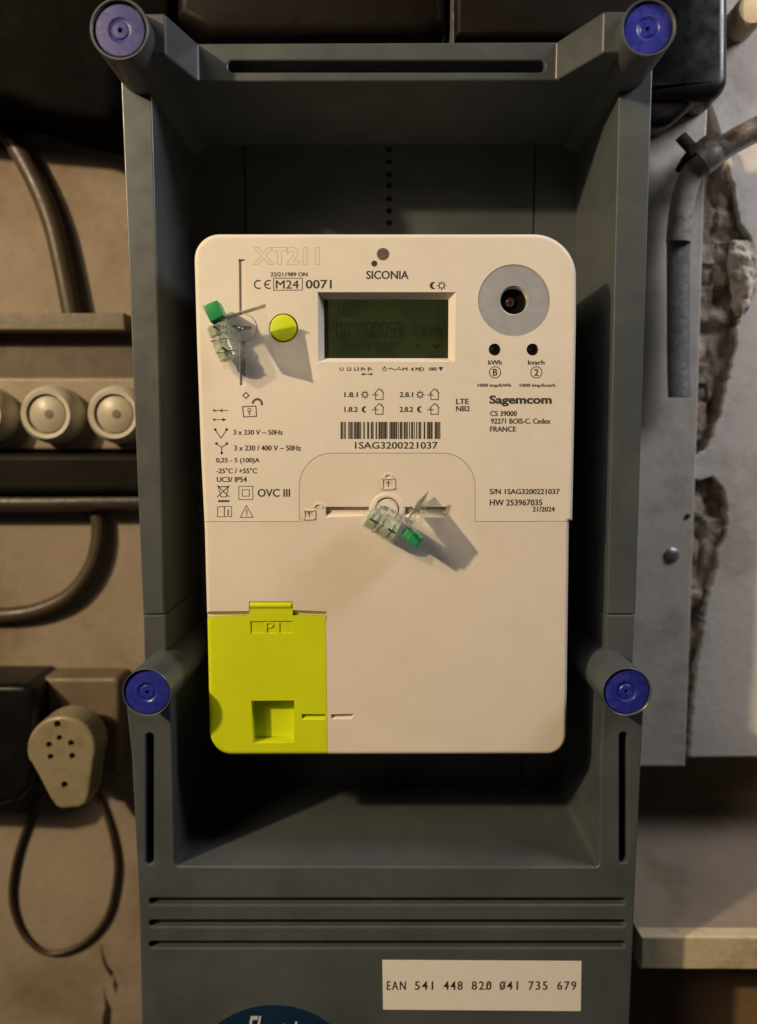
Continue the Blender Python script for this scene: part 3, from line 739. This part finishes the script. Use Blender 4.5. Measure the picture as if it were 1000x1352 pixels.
# padlocks and diamond below the sliding slot
flat(line([(325, 518), (329, 522), (325, 526), (321, 522)], 1.4, True), 'diamond_icon', mt, M['ink_pale'])
flat(line([(320.5, 537), (338, 536), (339, 549.5), (322, 550.5)], 1.3, True) + ringp(340, 533, 6, 3, 16, 180, 380) + ringp(329.5, 541.5, 2.2, 1, 12) + line([(329.5, 543), (329.5, 547.5)], 1.4), 'padlock_icon', mt, M['ink_pale'])
def raised(polys, name, d=.0005, mat=None):
    ms = [prism(px(p), -d, .0002) for p in polys]
    return link(name, join(ms), mat or M['cover'], mt)
raised(line([(505, 632), (521, 632), (521.5, 645), (505, 645.5)], 1.7, True) + ringp(513, 631, 5.3, 1.8, 10, 180, 360), 'raised_padlock')
flat(line([(513, 636), (513, 643)], 1.1) + line([(510.5, 638.5), (513, 635.5), (515.5, 638.5)], .9), 'padlock_arrow', mt, M['ink_pale'])
raised(line([(402, 674), (416, 674), (416, 685), (402, 685.5)], 1.7, True) + ringp(420.5, 670.5, 5.3, 1.8, 10, 180, 360), 'raised_padlock')
flat(line([(408.5, 676), (408.5, 683)], 1.1) + line([(406, 678.5), (408.5, 675.5), (411, 678.5)], .9), 'padlock_arrow', mt, M['ink_pale'])

# ================================================================== SEALS
def slab_h(poly, h0, h1, r=.0008, seg=3, yref=None):
    yy = -(h1 if yref is None else yref)
    me = rslab(px(poly, yy), -h1, -h0, r, seg)
    me.shade_smooth(); me.set_sharp_from_angle(angle=R(40)); return me
def along(a, b, t): return (a[0] + (b[0] - a[0]) * t, a[1] + (b[1] - a[1]) * t)
def seal(label, corners, h0, h1, core_t, green, wing, flange, marks):
    t = thing('wire_seal', label, 'seal', tuple(P(*along(corners[0], corners[2], .5), -h0)), 'clear plastic security seals on the meter')
    A, B, C, D = corners            # A->D long side, B->C long side
    q = []
    for k in range(4):
        c0 = corners[k]; cp = corners[k - 1]; cn = corners[(k + 1) % 4]
        def tw(a, b, d=5):
            l = math.dist(a, b); return along(a, b, d / l)
        q += [tw(c0, cp), along(tw(c0, cp, 1.5), tw(c0, cn, 1.5), .5), tw(c0, cn)]
    link('seal_body', slab_h(q, h0, h1, .0018, 4), M['clear_body'], t)
    # inner rotor: a ribbed spool on the long axis
    m0 = along(A, B, core_t); m1 = along(D, C, core_t); hm = (h0 + h1) / 2
    a = P(*along(m0, m1, .07), -hm); b = P(*along(m0, m1, .93), -hm)
    ax = (b - a); L_ = ax.length; ax.normalize()
    sc_ = Matrix.Translation(a) @ ax.to_track_quat('Y', 'Z').to_matrix().to_4x4()
    rr = (h1 - h0) * .42
    prof = [(rr * .5, 0), (rr * .9, L_ * .03), (rr * .9, L_ * .28), (rr * .7, L_ * .31), (rr * .7, L_ * .35), (rr * .95, L_ * .38), (rr * .95, L_ * .94), (rr * .5, L_)]
    me = lathe(0, 0, prof, 24, 25); me.transform(sc_)
    link('rotor', me, M['sealcore'], t)
    rd = random.Random(5)
    for q in range(9):                                             # moulded dark marks standing on the rotor
        u = .08 + .86 * (q + rd.random() * .5) / 9; a_ = math.pi * (1.5 + rd.uniform(-.22, .22)) if False else rd.uniform(-.7, .7)
        me = box(-.0016 + .0006 * rd.random(), .0010 + .001 * rd.random(), -.00035, .00035, -.0004, .0004)
        me.transform(Matrix.Rotation(rd.uniform(-.6, .6), 4, 'Z'))
        loc = sc_.inverted() @ (a.lerp(b, u) + Vector((0, -rr * 1.0, 0)))
        side = Vector((1, 0, 0)) * rr * .5 * math.sin(a_)
        me.transform(Matrix.Translation(loc + side)); me.transform(sc_)
        link('rotor_mark', me, M['sealmark'], t)
    pts = [Vector((rr * 1.0 * math.cos(2 * math.pi * 2.4 * q / 40), L_ * (.1 + .8 * q / 40), rr * 1.0 * math.sin(2 * math.pi * 2.4 * q / 40))) for q in range(41)]
    me = tube(pts, .0003, 7, 1, 2); me.transform(sc_); link('coil', me, M['steel'], t)
    e = P(*marks, .0005); st_ = P(*along(B, C, .35), -hm)
    tw = []
    for q in range(31):
        u = q / 30; c_ = st_.lerp(e, u); tw.append(c_ + Vector((.0007 * math.cos(u * 25), -.004 * math.sin(math.pi * u), .0007 * math.sin(u * 25))))
    link('wire', tube(tw, .00035, 6, 1, 2), M['steel'], t)
    # steel wire of the seal going through the screw
    g = link('green_tab', slab_h(green, h0 + .002, h1 + .0015, .0006), M['green'], t)
    for w_ in (wing, flange):
        v = [P(x_, y_, -h_) for x_, y_, h_ in w_]
        th = (v[1] - v[0]).cross(v[3] - v[0]).normalized() * .0003
        vv = [p + th for p in v] + [p - th for p in v]
        f = [(0, 1, 2, 3), (7, 6, 5, 4)] + [(i, (i + 1) % 4, 4 + (i + 1) % 4, 4 + i) for i in range(4)]
        q = link('wing' if w_ is wing else 'flange', mesh('wing', vv, f), M['clear_sheet' if w_ is wing else 'clear_tail'], t); bevelled(q, .0002, 2)
    return t
seal('clear plastic seal with a dark green tab at its upper left, beside the lime button',
     [(269, 433), (302, 413), (322, 470), (294, 487)], .002, .013, .42,
     [(267, 403.5), (286, 396), (296, 417), (278, 425.5)],
     [(296, 418, .0135), (351, 401.5, .0135), (364, 474, .0135), (322, 462, .0135)],
     [(296, 418, .013), (352, 401, .0155), (350, 406, .011), (297, 422, .010)],
     (320, 432))
seal('clear plastic seal with a bright green tab at its lower right, across the middle slot',
     [(474, 693), (492, 663), (537, 684), (522, 723)], .002, .015, .46,
     [(531, 709), (541, 696), (559.5, 711.5), (550, 725)],
     [(542, 667, .003), (564, 650, .003), (559, 686, .022), (538, 712, .022)],
     [(536, 690, .012), (550, 664, .012), (566, 648, .009), (560, 662, .006)],
     (513, 671))
